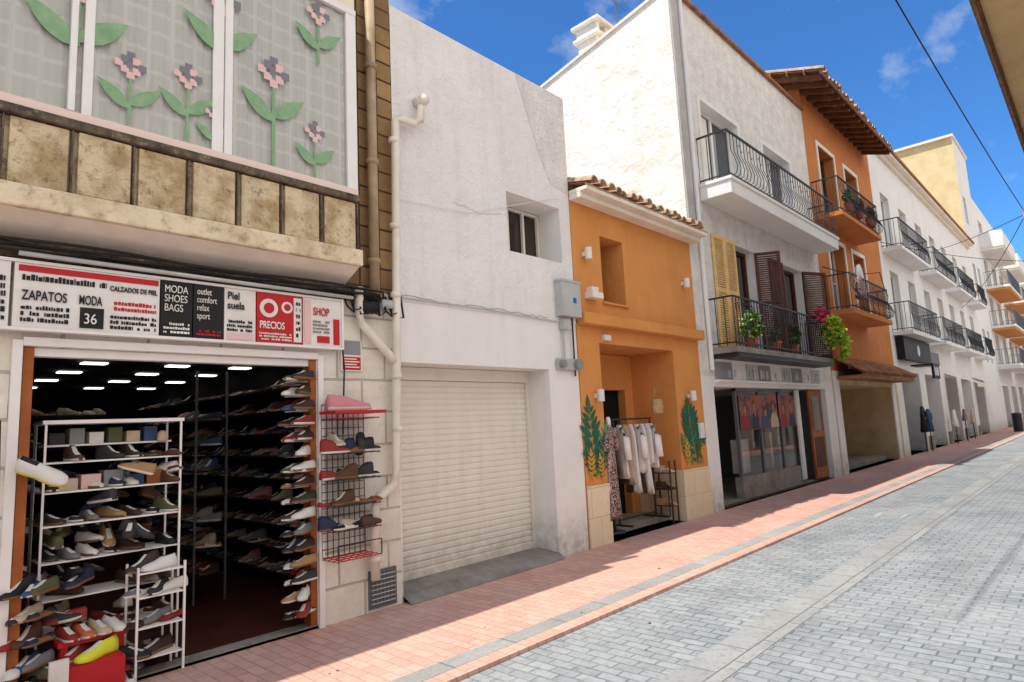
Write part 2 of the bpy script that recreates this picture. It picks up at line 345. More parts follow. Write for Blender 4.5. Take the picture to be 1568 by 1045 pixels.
for i in range(n):
    xa=-3+(xe-.03+3)*i/n;xb=-3+(xe-.03+3)*(i+1)/n
    f=lambda x:yb+.055+.008*math.sin(x*46+2*math.sin(x*3))+.004*math.sin(x*110)
    g.poly([(xa,f(xa),z0),(xb,f(xb),z0),(xb,f(xb),z1),(xa,f(xa),z1)],CURT)
g.build('curtain',B1,smooth=True)
g=MB();yy=[yb+.018]
def leafp(cx,cz,ang,l,w,mat):
    yy[0]-=.0002
    pts=[]
    for k in range(12):
        t=k/6 if k<=6 else (12-k)/6
        s=1 if k<=6 else -1
        u=t*l;v=s*w*math.sin(math.pi*min(t,1)**.8)
        pts.append((cx+u*math.cos(ang)-v*math.sin(ang),yy[0],cz+u*math.sin(ang)+v*math.cos(ang)))
    g.poly(pts,mat)
def flower(x,z,zb,s=1):
    yy[0]-=.0002
    g.poly([(x-.012*s,yy[0],zb),(x+.012*s,yy[0],zb),(x+.008*s,yy[0],z),(x-.008*s,yy[0],z)],STK)
    leafp(x,z-.3*s,math.radians(40),.27*s,.048*s,STK);leafp(x,z-.33*s,math.radians(140),.27*s,.048*s,STK)
    k=0
    for ix in range(-2,3):
        for iz in range(-2,3):
            if abs(ix)+abs(iz)>3 or (ix+iz)%2: continue
            k+=1;q=.026*s;cx=x+ix*.038*s;cz=z+iz*.038*s;yy[0]-=.00004
            g.poly([(cx-q,yy[0],cz-q),(cx+q,yy[0],cz-q),(cx+q,yy[0],cz+q),(cx-q,yy[0],cz+q)],STP if (ix or iz) and k%3 else STG)
for x,z,zb,s in ((1.31,4.29,3.84,1),(1.70,4.36,3.84,1),(2.38,4.66,3.84,1.35),(1.9,4.13,3.9,.7),(2.76,4.25,3.84,.95),(1.95,5.12,4.5,1.4),(.98,4.78,4.3,1.5),(.3,4.5,3.95,1.2),(2.8,5.4,4.9,1.1)): flower(x,z,zb,s)
g.build('flower_decals',B1)
# sign
SG=E('shoe_shop_sign')
g=MB();ys=-.1
g.box(.2,3.1,ys,-.03,2.35,2.37,ALU);g.box(.2,3.1,ys,-.03,2.79,2.81,ALU);g.box(3.1,3.12,ys-.005,-.03,2.35,2.81,ALU)
segs=[(.2,.72,WHM),(.74,1.59,WHM),(1.6,1.82,BLKM),(1.828,2.05,BLKM),(2.06,2.31,WHM),(2.32,2.72,REDM),(2.73,3.1,WHM)]
for i,(a,b,m) in enumerate(segs): g.box(a,b,ys+.01-.002*(i%2),-.03,2.372,2.788,m)
g.box(.76,1.58,ys+.003,ys+.0075,2.735,2.775,REDM);g.box(3.02,3.08,ys+.003,ys+.0075,2.39,2.62,REDM);g.box(2.86,2.98,ys+.003,ys+.0075,2.4,2.46,REDM)
g.box(2.64,2.71,ys+.003,ys+.0075,2.39,2.77,WHM);g.box(2.08,2.29,ys+.003,ys+.0075,2.38,2.43,PNKM)
g.box(2.74,2.8,ys+.003,ys+.0075,2.39,2.77,PNKM)
g.tube([(2.42,ys+.01,2.66),(2.42,ys+.002,2.66)],.078,WHM,24);g.tube([(2.42,ys+.0015,2.66),(2.42,ys-.001,2.66)],.045,REDM,20)
g.tube([(2.58,ys+.01,2.68),(2.58,ys+.002,2.68)],.05,WHM,20);g.tube([(2.58,ys+.0015,2.68),(2.58,ys-.001,2.68)],.03,REDM,16)
def marks(x0,x1,z0,z1,rows,mat,fill=.88,y=0):
    h=(z1-z0)/rows
    for r_ in range(rows):
        x=x0
        while x<x1:
            w=R.uniform(.006,.022)
            if R.random()<fill: g.box(x,min(x+w,x1),ys+.003,ys+.0078,z0+h*(r_+.2),z0+h*(r_+.2+R.uniform(.45,.68)),mat)
            x+=w+.005
marks(.78,1.04,2.40,2.52,3,BLKM);marks(1.28,1.57,2.39,2.5,3,BLKM);marks(1.3,1.57,2.52,2.6,2,REDM);marks(1.62,1.8,2.39,2.48,3,WHM);marks(1.85,2.03,2.39,2.44,2,REDM);marks(2.08,2.28,2.44,2.54,3,BLKM);marks(2.34,2.62,2.39,2.46,3,WHM);marks(2.82,2.98,2.48,2.6,4,GRM);marks(.24,.7,2.4,2.7,6,BLKM);marks(.78,1.25,2.665,2.725,1,BLKM)
g.box(1.1,1.24,ys+.003,ys+.0075,2.39,2.53,BLKM)
for a,m in ((2.66,REDM),): marks(a,2.7,2.42,2.75,6,m)
g.box(.1,3.6,-.06,-.002,2.83,2.95,DSTN)
g.build('panels',SG)
yt=ys+.0005
text('CALZADOS DE PIEL',1.27,2.665,yt,.048,BLKM,SG,sx=.72,bold=.001);text('ZAPATOS',.78,2.55,yt,.09,BLKM,SG,sx=.62,bold=.001);text('MODA',1.09,2.55,yt,.09,BLKM,SG,sx=.5,bold=.001)
text('36',1.12,2.42,yt,.1,WHM,SG,sx=.8)
text('MODA\nSHOES\nBAGS',1.62,2.70,yt,.078,WHM,SG,sx=.7);text('outlet\ncomfort\nrelax\nsport',1.85,2.71,yt,.07,WHM,SG,sx=.64)
text('Piel\nsuela',2.08,2.70,yt,.085,BLKM,SG,sx=.8,bold=.001)
text('PRECIOS',2.34,2.49,yt,.085,WHM,SG,sx=.66,bold=.001)
text('SHOP',2.82,2.64,yt,.1,REDM,SG,sx=.62,bold=.001)
# cables
g=MB()
for k in range(6):
    pts=[(x*.25,-.09-.015*k+.006*math.sin(x*1.3+k),2.86+.012*k+.012*math.sin(x*.9+k*2)) for x in range(-4,15)]
    g.tube(pts,.008+.003*(k%2),CABLE,5)
for k in range(9):
    x=3.12+.07*k;g.tube([(x,-.06,2.9),(x+.03,-.12,2.75-.03*(k%3)),(x+.1,-.12,2.70+.04*(k%2)),(x+.12,-.05,2.95)],.011,CABLE,5)
g.box(3.3,3.48,-.12,-.03,2.72,2.82,CABLE);g.box(3.55,3.72,-.11,-.03,2.78,2.86,GBOX)
g.tube([(.75,-.13,2.84),(3.2,-.13,2.83)],.016,GBOX,8)
g.tube([(3.05,-.07,2.9),(3.1,-.07,2.6),(3.14,-.07,2.2),(3.13,-.05,1.6)],.008,CABLE,5)
g.build('electrical_cables',smooth=True)
# pipes
P1=E('drainpipe')
g=MB();g.tube([(3.47,-.09,2.9),(3.47,-.09,6.6)],.05,PVCB,12)
for z in (3.2,4.2,5.2): g.tube([(3.47,-.09,z),(3.47,-.09,z+.05)],.062,PVCB,12);g.box(3.44,3.5,-.05,-.004,z,z+.03,PVCB)
g.build('brown_stack',P1,smooth=True)
g=MB()
g.tube([(4.12,.02,5.1),(4.12,-.09,5.1),(4.1,-.1,5.02),(4.08,-.1,4.86),(4.0,-.1,4.8),(3.82,-.1,4.79),(3.755,-.1,4.74),(3.75,-.1,4.6),(3.71,-.09,2.4),(3.68,-.09,1.25),(3.64,-.09,1.12),(3.55,-.09,1.05),(3.47,-.09,1.02),(3.43,-.09,.94),(3.42,-.09,.3)],.042,PVC,12)
g.tube([(3.3,-.08,2.95),(3.3,-.08,2.7),(3.34,-.08,2.6),(3.62,-.08,2.34),(3.7,-.085,2.26)],.042,PVC,12)
g.tube([(4.12,-.0,5.1),(4.12,-.14,5.1)],.062,PVC,12)
for z in (4.5,3.6,2.9,2.1,1.6): g.tube([(3.70+.012*(z-2),-.092,z),(3.70+.012*(z-2),-.092,z+.05)],.052,PVC,12)
g.tube([(3.42,-.09,.45),(3.42,-.09,.5)],.052,PVC,12)
g.build('white_drainpipe',P1,smooth=True)
g=MB();g.box(3.40,3.70,-.02,.0,.03,.36,IRONG)
for i in range(7): g.box(3.425+.04*i,3.435+.04*i,-.03,-.022,.05,.34,IRONG)
for i in range(7): g.box(3.42,3.68,-.031,-.0225,.07+.04*i,.078+.04*i,GBOX)
g.build('vent_grille')
g=MB();g.box(3.14,3.36,-.02,-.001,2.17,2.46,WHM);g.box(3.155,3.345,-.024,-.0205,2.18,2.3,REDM);g.box(3.155,3.345,-.024,-.0205,2.32,2.45,GRM)
for i in range(4): g.box(3.17,3.33-.03*(i%2),-.026,-.0245,2.2+.025*i,2.21+.025*i,WHM)
g.build('wall_notice')
# shop frame + interior
g=MB()
g.box(.76,.815,-.03,.1,0.0,2.3,ALU);g.box(2.905,2.96,-.03,.1,0,2.3,ALU);g.box(.815,2.905,-.03,.1,2.262,2.32,ALU)
g.box(.822,.88,.0,.12,0.03,2.255,WOODO);g.box(2.84,2.898,.0,.12,0.03,2.255,WOODO)
g.box(.88,2.84,.02,.1,2.2,2.258,ALU)
g.build('shopfront_frame',B1,bevel=.004)
g=MB();X0,X1,Y1,ZC=-1.5,3.6,7,2.45
g.box(.815,2.905,.0,.14,-.02,.03,GREYC)
g.poly([(X0,.141,.03),(X1,.141,.03),(X1,Y1-.01,.03),(X0,Y1-.01,.03)],FLOOR)
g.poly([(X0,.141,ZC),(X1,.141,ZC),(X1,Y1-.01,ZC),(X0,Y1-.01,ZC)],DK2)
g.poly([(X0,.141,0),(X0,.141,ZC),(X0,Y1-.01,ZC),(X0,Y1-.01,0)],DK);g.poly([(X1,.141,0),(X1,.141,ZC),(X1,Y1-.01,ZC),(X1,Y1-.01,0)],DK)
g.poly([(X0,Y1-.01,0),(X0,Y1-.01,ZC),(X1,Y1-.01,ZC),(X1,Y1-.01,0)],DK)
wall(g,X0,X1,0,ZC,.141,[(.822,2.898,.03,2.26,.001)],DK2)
g.build('interior',B1)
g=MB()
for x in (.9,1.7,2.5,3.2):
    for y in (.7,1.5,2.4,3.4,4.5,5.7): g.box(x,x+.22,y,y+.14,ZC-.02,ZC-.008,LED)
g.build('ceiling_lights',B1)
RK=E('shoe_display_rack')
g=MB();s=MB()
def rack(x0,x1,y0,y1,zs,ztop,yaw,n,mat=ALU,L=.25,gap=.1,r=.007):
    for x in (x0,x1):
        for y in (y0,y1): g.box(x-r,x+r,y-r,y+r,.03,ztop,mat)
    for z in zs:
        g.box(x0+r,x1-r,y0,y1,z-.01,z,mat);shoe_row(s,x0,x1,(y0+y1)/2-.03,z+.002,yaw,n,L=L,gap=gap)
rack(1.0,1.86,.2,.5,(.12,.36,.6,.84,1.08,1.3,1.5),1.78,-1.2,7,gap=.15)
g.box(.98,1.88,.19,.51,1.76,1.785,ALU)
rack(.35,.95,.25,.5,(.2,.5,.8,1.1,1.4,1.7),1.75,-1.0,4,IRON,gap=.3)
rack(1.5,1.8,-.1,.14,(.16,.36,.56,.72),.76,-2.6,3,r=.007)
for z in (.1,.25,.4,.55,.7): g.box(.884,.98,.0,.19,z-.012,z,WOODO);shoe_row(s,.83,1.0,.0,z,-2.2,3,L=.23)
for k in range(34): shoe(s,R.uniform(1.0,1.82),.1+R.uniform(0,.5),R.choice([.36,.6,.6,.84,1.08,1.3,1.5])+R.uniform(.06,.14),R.uniform(-3,3),.25,pitch=R.uniform(-.4,.4))
for k in range(30): shoe(s,R.uniform(.85,1.5),R.uniform(-.05,.25),R.choice([.03,.1,.17]),R.uniform(-2.6,-.6),.25)
for k in range(5): g.box(1.1+.14*k,1.22+.14*k,.3,.45,1.302,1.38+.02*(k%3),[CLB,PNKM,GRM,SH[10],WOODO][k])
for k in range(6): g.box(1.05+.12*k,1.14+.12*k,.35,.48,1.62,1.7+.03*(k%2),[SH[12],GRM,WHM,SH[8],CLB,SH[10]][k])
g.box(1.02,1.84,.34,.5,1.605,1.618,ALU)
g.build('rack_frame',RK);s.build('shoes',RK,smooth=True)
SD=E('shoe_stand');g=MB();s=MB()
g.box(1.08,1.42,-.16,.1,0,.24,REDM);g.box(1.0,1.1,-.2,-.17,.17,.31,WHM)
shoe(s,1.28,-.06,.242,-2.6,.3,SHY,SHY);shoe(s,1.18,.02,.242,-2.4,.26,SH[7])
for i,m in enumerate((0,0,12,3,0)): shoe(s,1.05+.1*i,-.25+.012*i,0.002,-1.7,.26,SH[m],SOLE)
for i in range(4): shoe(s,1.14+.09*i,.06,.362,-1.4,.25,SH[[7,11,6,0][i]],SOLE)
g.box(1.08,1.48,.0,.14,.33,.36,REDM);g.box(1.1,1.14,.02,.12,.24,.33,REDM);g.box(1.42,1.46,.02,.12,.0,.33,REDM)
g.build('red_box',SD);s.build('shoes',SD,smooth=True)
g=MB();shoe(g,.93,-.13,1.43,-.55,.3,SH[0],SHY,0,.42,.75);g.box(.84,.9,-.1,.0,1.44,1.46,IRONG);g.build('display_sneaker',smooth=True)
SR=E('shoe_wall_shelves');g=MB();s=MB()
for z in [.15+.128*i for i in range(16)]:
    g.box(2.68,2.835,.02,.14,z-.006,z,ALU);shoe_row(s,2.62,2.82,.0,z,-2.75,2,L=.24);shoe(s,2.74,-.06,z+.01,-2.6+R.uniform(-.4,.4),.25)
for z in [.2+.24*i for i in range(9)]:
    g.box(3.3,3.59,.5,6.2,z-.012,z,DK2)
    y=.6
    while y<6.1:
        if R.random()<.85: shoe(s,3.42,y,z,math.pi+R.uniform(-.5,.5),.26,up=R.choice(SH[1:]),st=R.choice([0,1,1,2]))
        y+=.13
for z in (.3,.55,.8,1.05,1.3,1.55,1.8):
    g.box(2.5,2.8,1.6,3.4,z-.012,z,DK2)
    y=1.65
    while y<3.35:
        if R.random()<.85: shoe(s,2.65,y,z,math.pi+R.uniform(-.9,.9),.25,up=R.choice(SH[1:]),st=R.choice([0,1,2]))
        y+=.12
for x in (2.5,2.8): g.box(x-.01,x+.01,1.6,1.62,.03,2.3,IRONG)
for z in (.4,.8,1.2,1.6,1.9):
    g.box(-.5,1.9,2.2,2.5,z-.02,z,DK2);shoe_row(s,-.5,1.9,2.3,z,-1.4,18)
g.build('shelves',SR);s.build('shoes',SR,smooth=True)
WR=E('wire_shoe_rack');g=MB();s=MB()
xa,xb,ya=2.93,3.36,-.28
for i in range(9):
    x=xa+(xb-xa)*i/8;g.box(x-.003,x+.003,-.03,-.024,.56,1.86,IRON)
for i in range(20):
    z=.56+1.3*i/19;g.box(xa,xb,-.036,-.031,z-.003,z+.003,IRON)
for k,z in enumerate((.56,.8,1.0,1.22,1.44,1.74)):
    for j in range(4): y=ya+(-.05-ya)*j/3;g.box(xa,xb,y-.004,y+.004,z-.008,z,REDM if k in (0,5) else IRON)
    for j in range(7): x=xa+(xb-xa)*j/6;g.box(x-.003,x+.003,ya,-.036,z-.012,z-.0085,IRON)
    if 0<k<5:
        for q in range(5): shoe(s,xa+.03+.09*q,-.17+R.uniform(-.03,.03),z,R.uniform(-.5,.3)+(math.pi if q%2 else 0),.25,up=R.choice([SH[1],SH[7],SH[12],SH[5],SH[2],SH[6],SH[1]]),st=R.choice([0,1,2]))
shoe(s,3.24,-.15,1.5,-2.0,.24,SH[1],SH[1],2,-1.0);shoe(s,3.0,-.15,1.5,-1.6,.24,SH[6],SOLE,2)
for x in (xa,xb): g.box(x-.004,x+.004,ya-.004,ya+.004,.56,.68,IRON)
g.box(xa,xb,ya-.004,ya+.004,.68,.688,IRON);g.box(xa-.03,xb+.06,ya-.03,-.05,1.775,1.8,REDM)
s2=MB();shoe(s2,3.12,-.17,1.802,-.1,.42,SH[9],SOLE);s2.build('pink_sneaker',WR,smooth=True)
g.build('wire_frame',WR);s.build('shoes',WR,smooth=True)
g=MB();g.tube([(.62,-.05,1.75),(.7,-.14,1.78),(.72,-.14,1.1),(.62,-.05,1.05)],.01,IRON,6);g.box(.6,.66,-.05,-.001,1.0,1.1,REDM);g.build('wall_bracket')
# ---------------------------------------------------------------- white building with shutter
B2=E('white_garage_building')
g=MB();x0,x1=3.785,6.72
wall(g,x0,x1,2.9,6.1,.0,[(5.47,6.5,3.7,4.45,.38)],WH,WHF)
wall(g,x0,x1,0,2.9,.012,[(3.80,6.12,.0,2.28,.4)],WHF)
g.poly([(x0,0,2.9),(x1,0,2.9),(x1,.012,2.9),(x0,.012,2.9)],WHF)
shell(g,x0,x1,.012,8,0,6.02,WH,GREYC)
g.box(x0,x1,.001,.2,6.0,6.1,WH)
g.build('walls',B2)
g=MB()
g.poly([(5.75,-.004,6.098),(6.72,-.004,6.098),(6.72,-.004,4.7),(6.35,-.004,4.75),(6.15,-.004,5.1)],WHR)
g.build('render_patch',B2)
def crack(mb,pts,w=.004):
    P=[]
    for a,b in zip(pts[:-1],pts[1:]):
        for i in range(10):
            t=i/10;P.append((a[0]+(b[0]-a[0])*t+R.uniform(-.01,.01),-.0035,a[1]+(b[1]-a[1])*t+R.uniform(-.014,.014)))
    for a,b in zip(P[:-1],P[1:]):
        dx,dz=b[0]-a[0],b[2]-a[2];l=math.hypot(dx,dz)+1e-6;nx,nz=-dz/l*w/2,dx/l*w/2
        mb.poly([(a[0]-nx,a[1],a[2]-nz),(b[0]-nx,b[1],b[2]-nz),(b[0]+nx,b[1],b[2]+nz),(a[0]+nx,a[1],a[2]+nz)],CRK)
g=MB();crack(g,[(3.85,2.96),(4.6,2.94),(5.5,2.95),(6.2,2.93)],.008);crack(g,[(4.6,4.1),(5.0,4.05),(5.4,4.15)],.004);g.build('plaster_cracks',B2)
g=MB();window(g,5.86,6.49,.385,3.71,4.44,CREAM,GDB,.03,1);g.box(5.48,5.86,.38,.42,3.71,4.44,CREAM);g.build('niche_window',B2)
g=MB()
g.box(3.80,6.118,.35,.41,2.14,2.275,SHUT)
z=.1
while z<2.13:
    g.poly([(3.8,.405,z),(6.12,.405,z),(6.12,.392,z+.022),(3.8,.392,z+.022)],SHUT);g.poly([(3.8,.392,z+.022),(6.12,.392,z+.022),(6.12,.392,z+.06),(3.8,.392,z+.06)],SHUT)
    g.poly([(3.8,.392,z+.06),(6.12,.392,z+.06),(6.12,.405,z+.068),(3.8,.405,z+.068)],SHUT);z+=.068
g.box(6.07,6.119,.36,.39,.09,2.14,SHUT);g.box(3.8,6.07,.375,.39,.09,.16,SHUT)
g.build('roller_shutter',B2)
g=MB()
pts=[(3.79,-.12,.004),(6.1,-.1,.004),(6.115,.0,.06),(6.115,.41,.095),(3.805,.41,.095),(3.79,0,.06)]
g.poly([pts[0],pts[1],pts[2],pts[5]],GREYC);g.poly([pts[5],pts[2],pts[3],pts[4]],GREYC)
g.build('cement_threshold',B2)
g=MB();g.box(6.3,6.7,-.12,-.001,2.97,3.42,GBOX);g.box(6.29,6.71,-.13,-.001,3.42,3.45,GBOX);g.box(6.53,6.6,-.123,-.121,3.15,3.22,M('blue_label',S(50,90,170),.5))
g.box(6.36,6.5,-.08,-.001,2.8,2.93,GBOX);g.tube([(6.4,-.03,2.8),(6.4,-.03,2.3)],.015,GBOX,6);g.tube([(6.6,-.03,2.97),(6.6,-.03,2.2)],.012,CABLE,6)
g.tube([(6.3,-.05,2.35),(6.3,-.11,2.35)],.05,GRM,12);g.tube([(6.62,-.05,2.35),(6.62,-.11,2.35)],.07,GRM,12);g.box(6.25,6.7,-.05,-.001,2.28,2.42,GBOX)
g.build('electric_meter_box',bevel=.01)
g=MB();g.tube([(3.8,-.02,3.95),(4.8,-.02,4.02),(6.5,-.02,4.6)],.004,WHM,5);g.tube([(3.8,-.015,2.93),(5,-.015,2.93),(6.3,-.02,2.9)],.008,GBOX,5);g.build('wall_cable')
# ---------------------------------------------------------------- orange boutique
B3=E('orange_boutique_building')
x0,x1=6.73,10.14
g=MB()
wall(g,x0,x1,0,4.75,.0,[(7.4,7.98,3.28,4.25,.45),(7.22,9.25,.0,2.68,.95)],ORG)
shell(g,x0,x1,0,6.5,0,4.7,ORG)
g.build('walls',B3)
g=MB()
for a,b in ((x0,7.225),(9.245,x1)): g.box(a,b,-.025,-.001,0,.78,PLINTH)
g.box(7.2,7.2245,0,.3,0,.779,PLINTH)
g.poly([(9.247,0,0),(9.247,.8,0),(9.247,.8,.779),(9.247,0,.779)],PLINTH)
g.build('plinth',B3,bevel=.004)
g=MB();g.box(x0+.002,x1,-.15,-.001,2.9,3.06,ORG);g.build('ledge',B3,bevel=.015)
g=MB();window(g,7.41,7.97,.44,3.29,4.24,WOODB,GDB,.05,1);g.box(7.36,8.02,-.04,.1,3.25,3.279,ORG)
g.build('slit_window',B3)
g=MB();g.box(7.22,9.25,.3,.95,.0,.1,GREYC)
g.poly([(7.22,.949,0),(9.25,.949,0),(9.25,.949,2.68),(7.22,.949,2.68)],DK)
g.box(7.23,7.28,.88,.94,.1,2.4,WOODB);g.box(8.0,8.05,.88,.94,.1,2.4,WOODB);g.box(7.28,8.0,.88,.94,2.3,2.36,WOODB);window(g,7.28,8.0,.9,.1,2.3,WOODB,GDB,.09,0,1)
g.box(8.05,9.24,.8,.94,2.1,2.67,ORG);g.box(7.23,8.05,.85,.94,2.4,2.67,CREAM);g.box(9.0,9.24,.8,.94,.1,2.1,ORG)
g.build('entrance',B3)
g=MB()
barrel_tiles(g,x0-.02,x1+.15,-.36,4.8,3,5.5,TERR,.2,.085)
g.build('tile_roof',B3)
g=MB();g.box(x0,x1+.06,-.2,-.001,4.62,4.7,CREAM);g.box(x0,x1+.1,-.31,-.001,4.7,4.76,CREAM);g.build('cornice',B3,bevel=.01)
g=MB();yy=[-.0035]
def frond(x,z,ang,l,w,mat=TEAL,n=7):
    ux,uz=math.cos(ang),math.sin(ang)
    for i in range(n):
        t=(i+.6)/n;L=w*math.sin(math.pi*(t*.85+.1))*R.uniform(.85,1.1);px=x+ux*l*t;pz=z+uz*l*t
        for sgn in (1,-1): leafp(px,pz,ang+sgn*math.radians(48+R.uniform(-6,6)),L,L*.17,mat)
    leafp(x+ux*l*.8,z+uz*l*.8,ang,l*.3,w*.16,mat)
    yy[0]-=.0002;nx,nz=-uz*.006,ux*.006;g.poly([(x-nx,yy[0],z-nz),(x+nx,yy[0],z+nz),(x+ux*l+nx*.3,yy[0],z+uz*l+nz*.3),(x+ux*l-nx*.3,yy[0],z+uz*l-nz*.3)],MURO)
frond(7.0,.85,math.radians(70),.75,.24,TEAL2);frond(6.95,.9,math.radians(95),.98,.29,n=9);frond(6.98,.85,math.radians(116),.5,.2);frond(7.06,.82,math.radians(78),.6,.18);frond(6.86,.82,math.radians(92),.42,.12,MURO);frond(7.1,.8,math.radians(100),.38,.1,MURO)
frond(9.65,.82,math.radians(125),.6,.22,TEAL2);frond(9.7,.82,math.radians(98),1.05,.36,n=9);frond(9.75,.8,math.radians(68),.65,.22);frond(9.42,.8,math.radians(92),.45,.14,MURO);frond(9.95,.8,math.radians(92),.35,.13,MURO)
g.build('leaf_mural',B3)
def spot(x,z,y=0):
    g=MB();g.tube([(x,y-.09,z-.08),(x,y-.09,z+.08)],.05,WHM,12);g.box(x-.03,x+.03,y-.06,y-.001,z-.03,z+.03,WHM);g.build('wall_lamp',smooth=False)
spot(6.98,3.9);spot(9.75,3.85);spot(7.05,1.95);spot(9.65,1.95)
g=MB();g.box(6.95,7.2,-.14,-.001,3.28,3.36,CREAM);g.box(7.0,7.15,-.1,-.001,3.36,3.44,CREAM);g.build('junction_box')
g=MB();g.box(9.85,10.0,-.06,-.001,1.25,1.5,WHM);g.box(7.3,7.45,-.05,-.001,2.72,2.8,WHM);g.build('junction_box')
def garment(mb,x,y,zt,l,w0,w1,mat,sl=0,yaw=0):
    rings=[];n=24;ph=R.uniform(0,6)
    for k in range(8):
        t=k/7;z=zt-l*t;w=w0*(.35+.65*min(1,t*6))*(1-t)+w1*t if k else w0*.2;d=.04+.05*t
        rings.append([(x+math.cos(2*math.pi*j/n)*w*math.cos(yaw)*(1+.12*t*math.sin(j*2.2+ph)),y+math.sin(2*math.pi*j/n)*d*(1+.5*t*math.sin(j*3.1+ph))+math.cos(2*math.pi*j/n)*w*math.sin(yaw),z+.02*t*math.sin(j+ph)) for j in range(n)])
    mb.loft(rings,mat)
    if sl:
        for s in (1,-1): mb.tube([(x+s*w0*.7*math.cos(yaw),y+s*w0*.7*math.sin(yaw),zt-.05),(x+s*(w0+.05)*math.cos(yaw),y+s*(w0+.05)*math.sin(yaw)-.02,zt-.2),(x+s*(w0+.07)*math.cos(yaw),y+s*(w0+.07)*math.sin(yaw)-.02,zt-.2-sl)],[.045,.05,.055],mat,8)
CR=E('clothes_rail')
g=MB()
for x in (7.75,8.75):
    g.tube([(x,.22,.14),(x,.22,1.62)],.014,IRON,8);g.box(x-.012,x+.012,.0,.44,.12,.145,IRON)
g.tube([(7.7,.22,1.62),(8.8,.22,1.62)],.014,IRON,8);g.tube([(7.75,.22,.2),(8.75,.22,.2)],.011,IRON,8)
g.tube([(8.75,.22,.55),(8.95,.1,.55),(8.95,.1,.1)],.01,IRON,6)
g.build('rail',CR)
g=MB()
for i,(x,l,m) in enumerate(((7.86,.75,CLW),(7.98,.85,CLB),(8.12,.98,CLW),(8.27,.7,CLW),(8.4,1.02,CLW),(8.52,.6,CLW),(8.62,.65,CLW))):
    garment(g,x,.2-.01*i,1.54,l,.11,.11,m,.3 if i in(0,3,6) else 0,1.1);g.tube([(x,.2,1.52),(x,.21,1.6),(x+.02,.22,1.64)],.004,IRONG,4)
g.build('hanging_clothes',CR,smooth=True)
g=MB();garment(g,7.38,.05,1.55,1.25,.13,.2,CLP,.15,.3);g.tube([(7.38,.05,.1),(7.38,.05,.35)],.02,IRON,8);g.tube([(7.38,.05,.1),(7.38,.05,.12)],.14,IRON,16);g.tube([(7.38,.05,1.52),(7.38,.05,1.62),(7.38,.05,1.66)],[.04,.035,.02],CLW,10);g.build('dress_form',smooth=True)
g=MB();g.loft([[(8.65+math.cos(a)*w,-.0+math.sin(a)*.05,z) for a in [2*math.pi*j/12 for j in range(12)]] for z,w in ((1.68,.1),(1.7,.14),(1.8,.15),(1.9,.12))],BAG);g.tube([(8.57,0,1.88),(8.6,0,2.04),(8.65,0,2.1),(8.7,0,2.04),(8.73,0,1.88)],.008,BAG,6);g.build('straw_handbag',smooth=True)
g=MB()
for x in (8.95,9.12):
    for y in (.05,.35): g.box(x-.01,x+.01,y-.01,y+.01,.0,.95,WOODB)
for z in (.25,.5,.75): g.box(8.94,9.13,.04,.36,z,z+.015,WOODB)
for z,m in ((.265,BAG),(.515,SH[5]),(.765,CLB)): shoe(g,9.03,.12,z,-1.6,.22,m,m);g.box(8.97,9.1,.22,.33,z+.001,z+.1,m)
g.build('small_rack')
# ---------------------------------------------------------------- white balcony building
B4=E('white_balcony_building')
x0,x1=10.15,17.2;H=9.55
up=[(11.05,12.75,5.87,7.65,.22),(14.1,15.75,5.87,7.68,.22)]
mid=[(11.95,13.0,2.78,4.95,.22),(14.5,15.8,2.78,4.95,.22)]
g=MB()
wall(g,x0,x1,2.3,H,.0,up+mid,WHR,WHF)
wall(g,x0,x1,0,2.3,.0,[(10.6,16.6,.0,2.12,.12)],WHF)
r=.225
g.poly([(x0,0,0),(x0,0,H),(x0,9,H-9*r),(x0,9,0)],WHS);g.poly([(x1,0,0),(x1,9,0),(x1,9,H-9*r),(x1,0,H)],WHS)
g.poly([(x0,0,H),(x1,0,H),(x1,9,H-9*r),(x0,9,H-9*r)],TERR);g.poly([(x0,9,0),(x0,9,H-9*r),(x1,9,H-9*r),(x1,9,0)],WHS)
g.build('walls',B4)
g=MB();g.box(x0,x1,-.08,.05,H,H+.06,TERRD);g.build('parapet_coping',B4)
g=MB();g.poly([(x0-.04,-.02,H),(x0-.04,9,H-9*r),(x0-.04,9,H-9*r+.06),(x0-.04,-.02,H+.06)],CREAM);g.poly([(x0-.04,-.02,H+.06),(x0-.04,9,H-9*r+.06),(x0+.2,9,H-9*r+.06),(x0+.2,-.02,H+.06)],CREAM);g.poly([(x0-.04,-.02,H),(x0+.0,-.02,H),(x0+.0,9,H-9*r),(x0-.04,9,H-9*r)],CREAM);g.build('verge',B4)
g=MB();g.box(x0+.02,x0+.28,-.03,-.001,4.8,H,M('grey_render_strip',S(190,187,182),.9,S(166,163,158),3,streak=.3));g.tube([(x0+.36,-.05,2.4),(x0+.36,-.05,H)],.04,WHF,10);g.build('corner_pipe',B4)
g=MB()
for a,b,c,d,e in up: window(g,a,b,.2,c,d,ALU,GDK,.07,1)
for a,b,c,d,e in up:
    g.box(a-.1,a-.001,-.02,-.001,c,d+.1,WHF);g.box(b+.001,b+.1,-.02,-.001,c,d+.1,WHF);g.box(a-.001,b+.001,-.02,-.001,d+.001,d+.1,WHF)
    g.box(a+.1,a+.7,.205,.22,c+.1,d-.1,CLW)
for a,b,c,d,e in mid: window(g,a,b,.2,c,d,WOODB,GDB,.07,1,1)
g.build('doors',B4)
g=MB();g.box(10.75,16.9,-.6,-.001,5.55,5.86,WHF);g.box(10.72,16.93,-.63,-.001,5.8,5.862,WHF);g.build('balcony_slab',B4,bevel=.01)
g=MB();railing(g,10.8,16.87,-.57,5.86,6.78,IRON,.1,.15,r=.007);g.build('balcony_railing',B4)
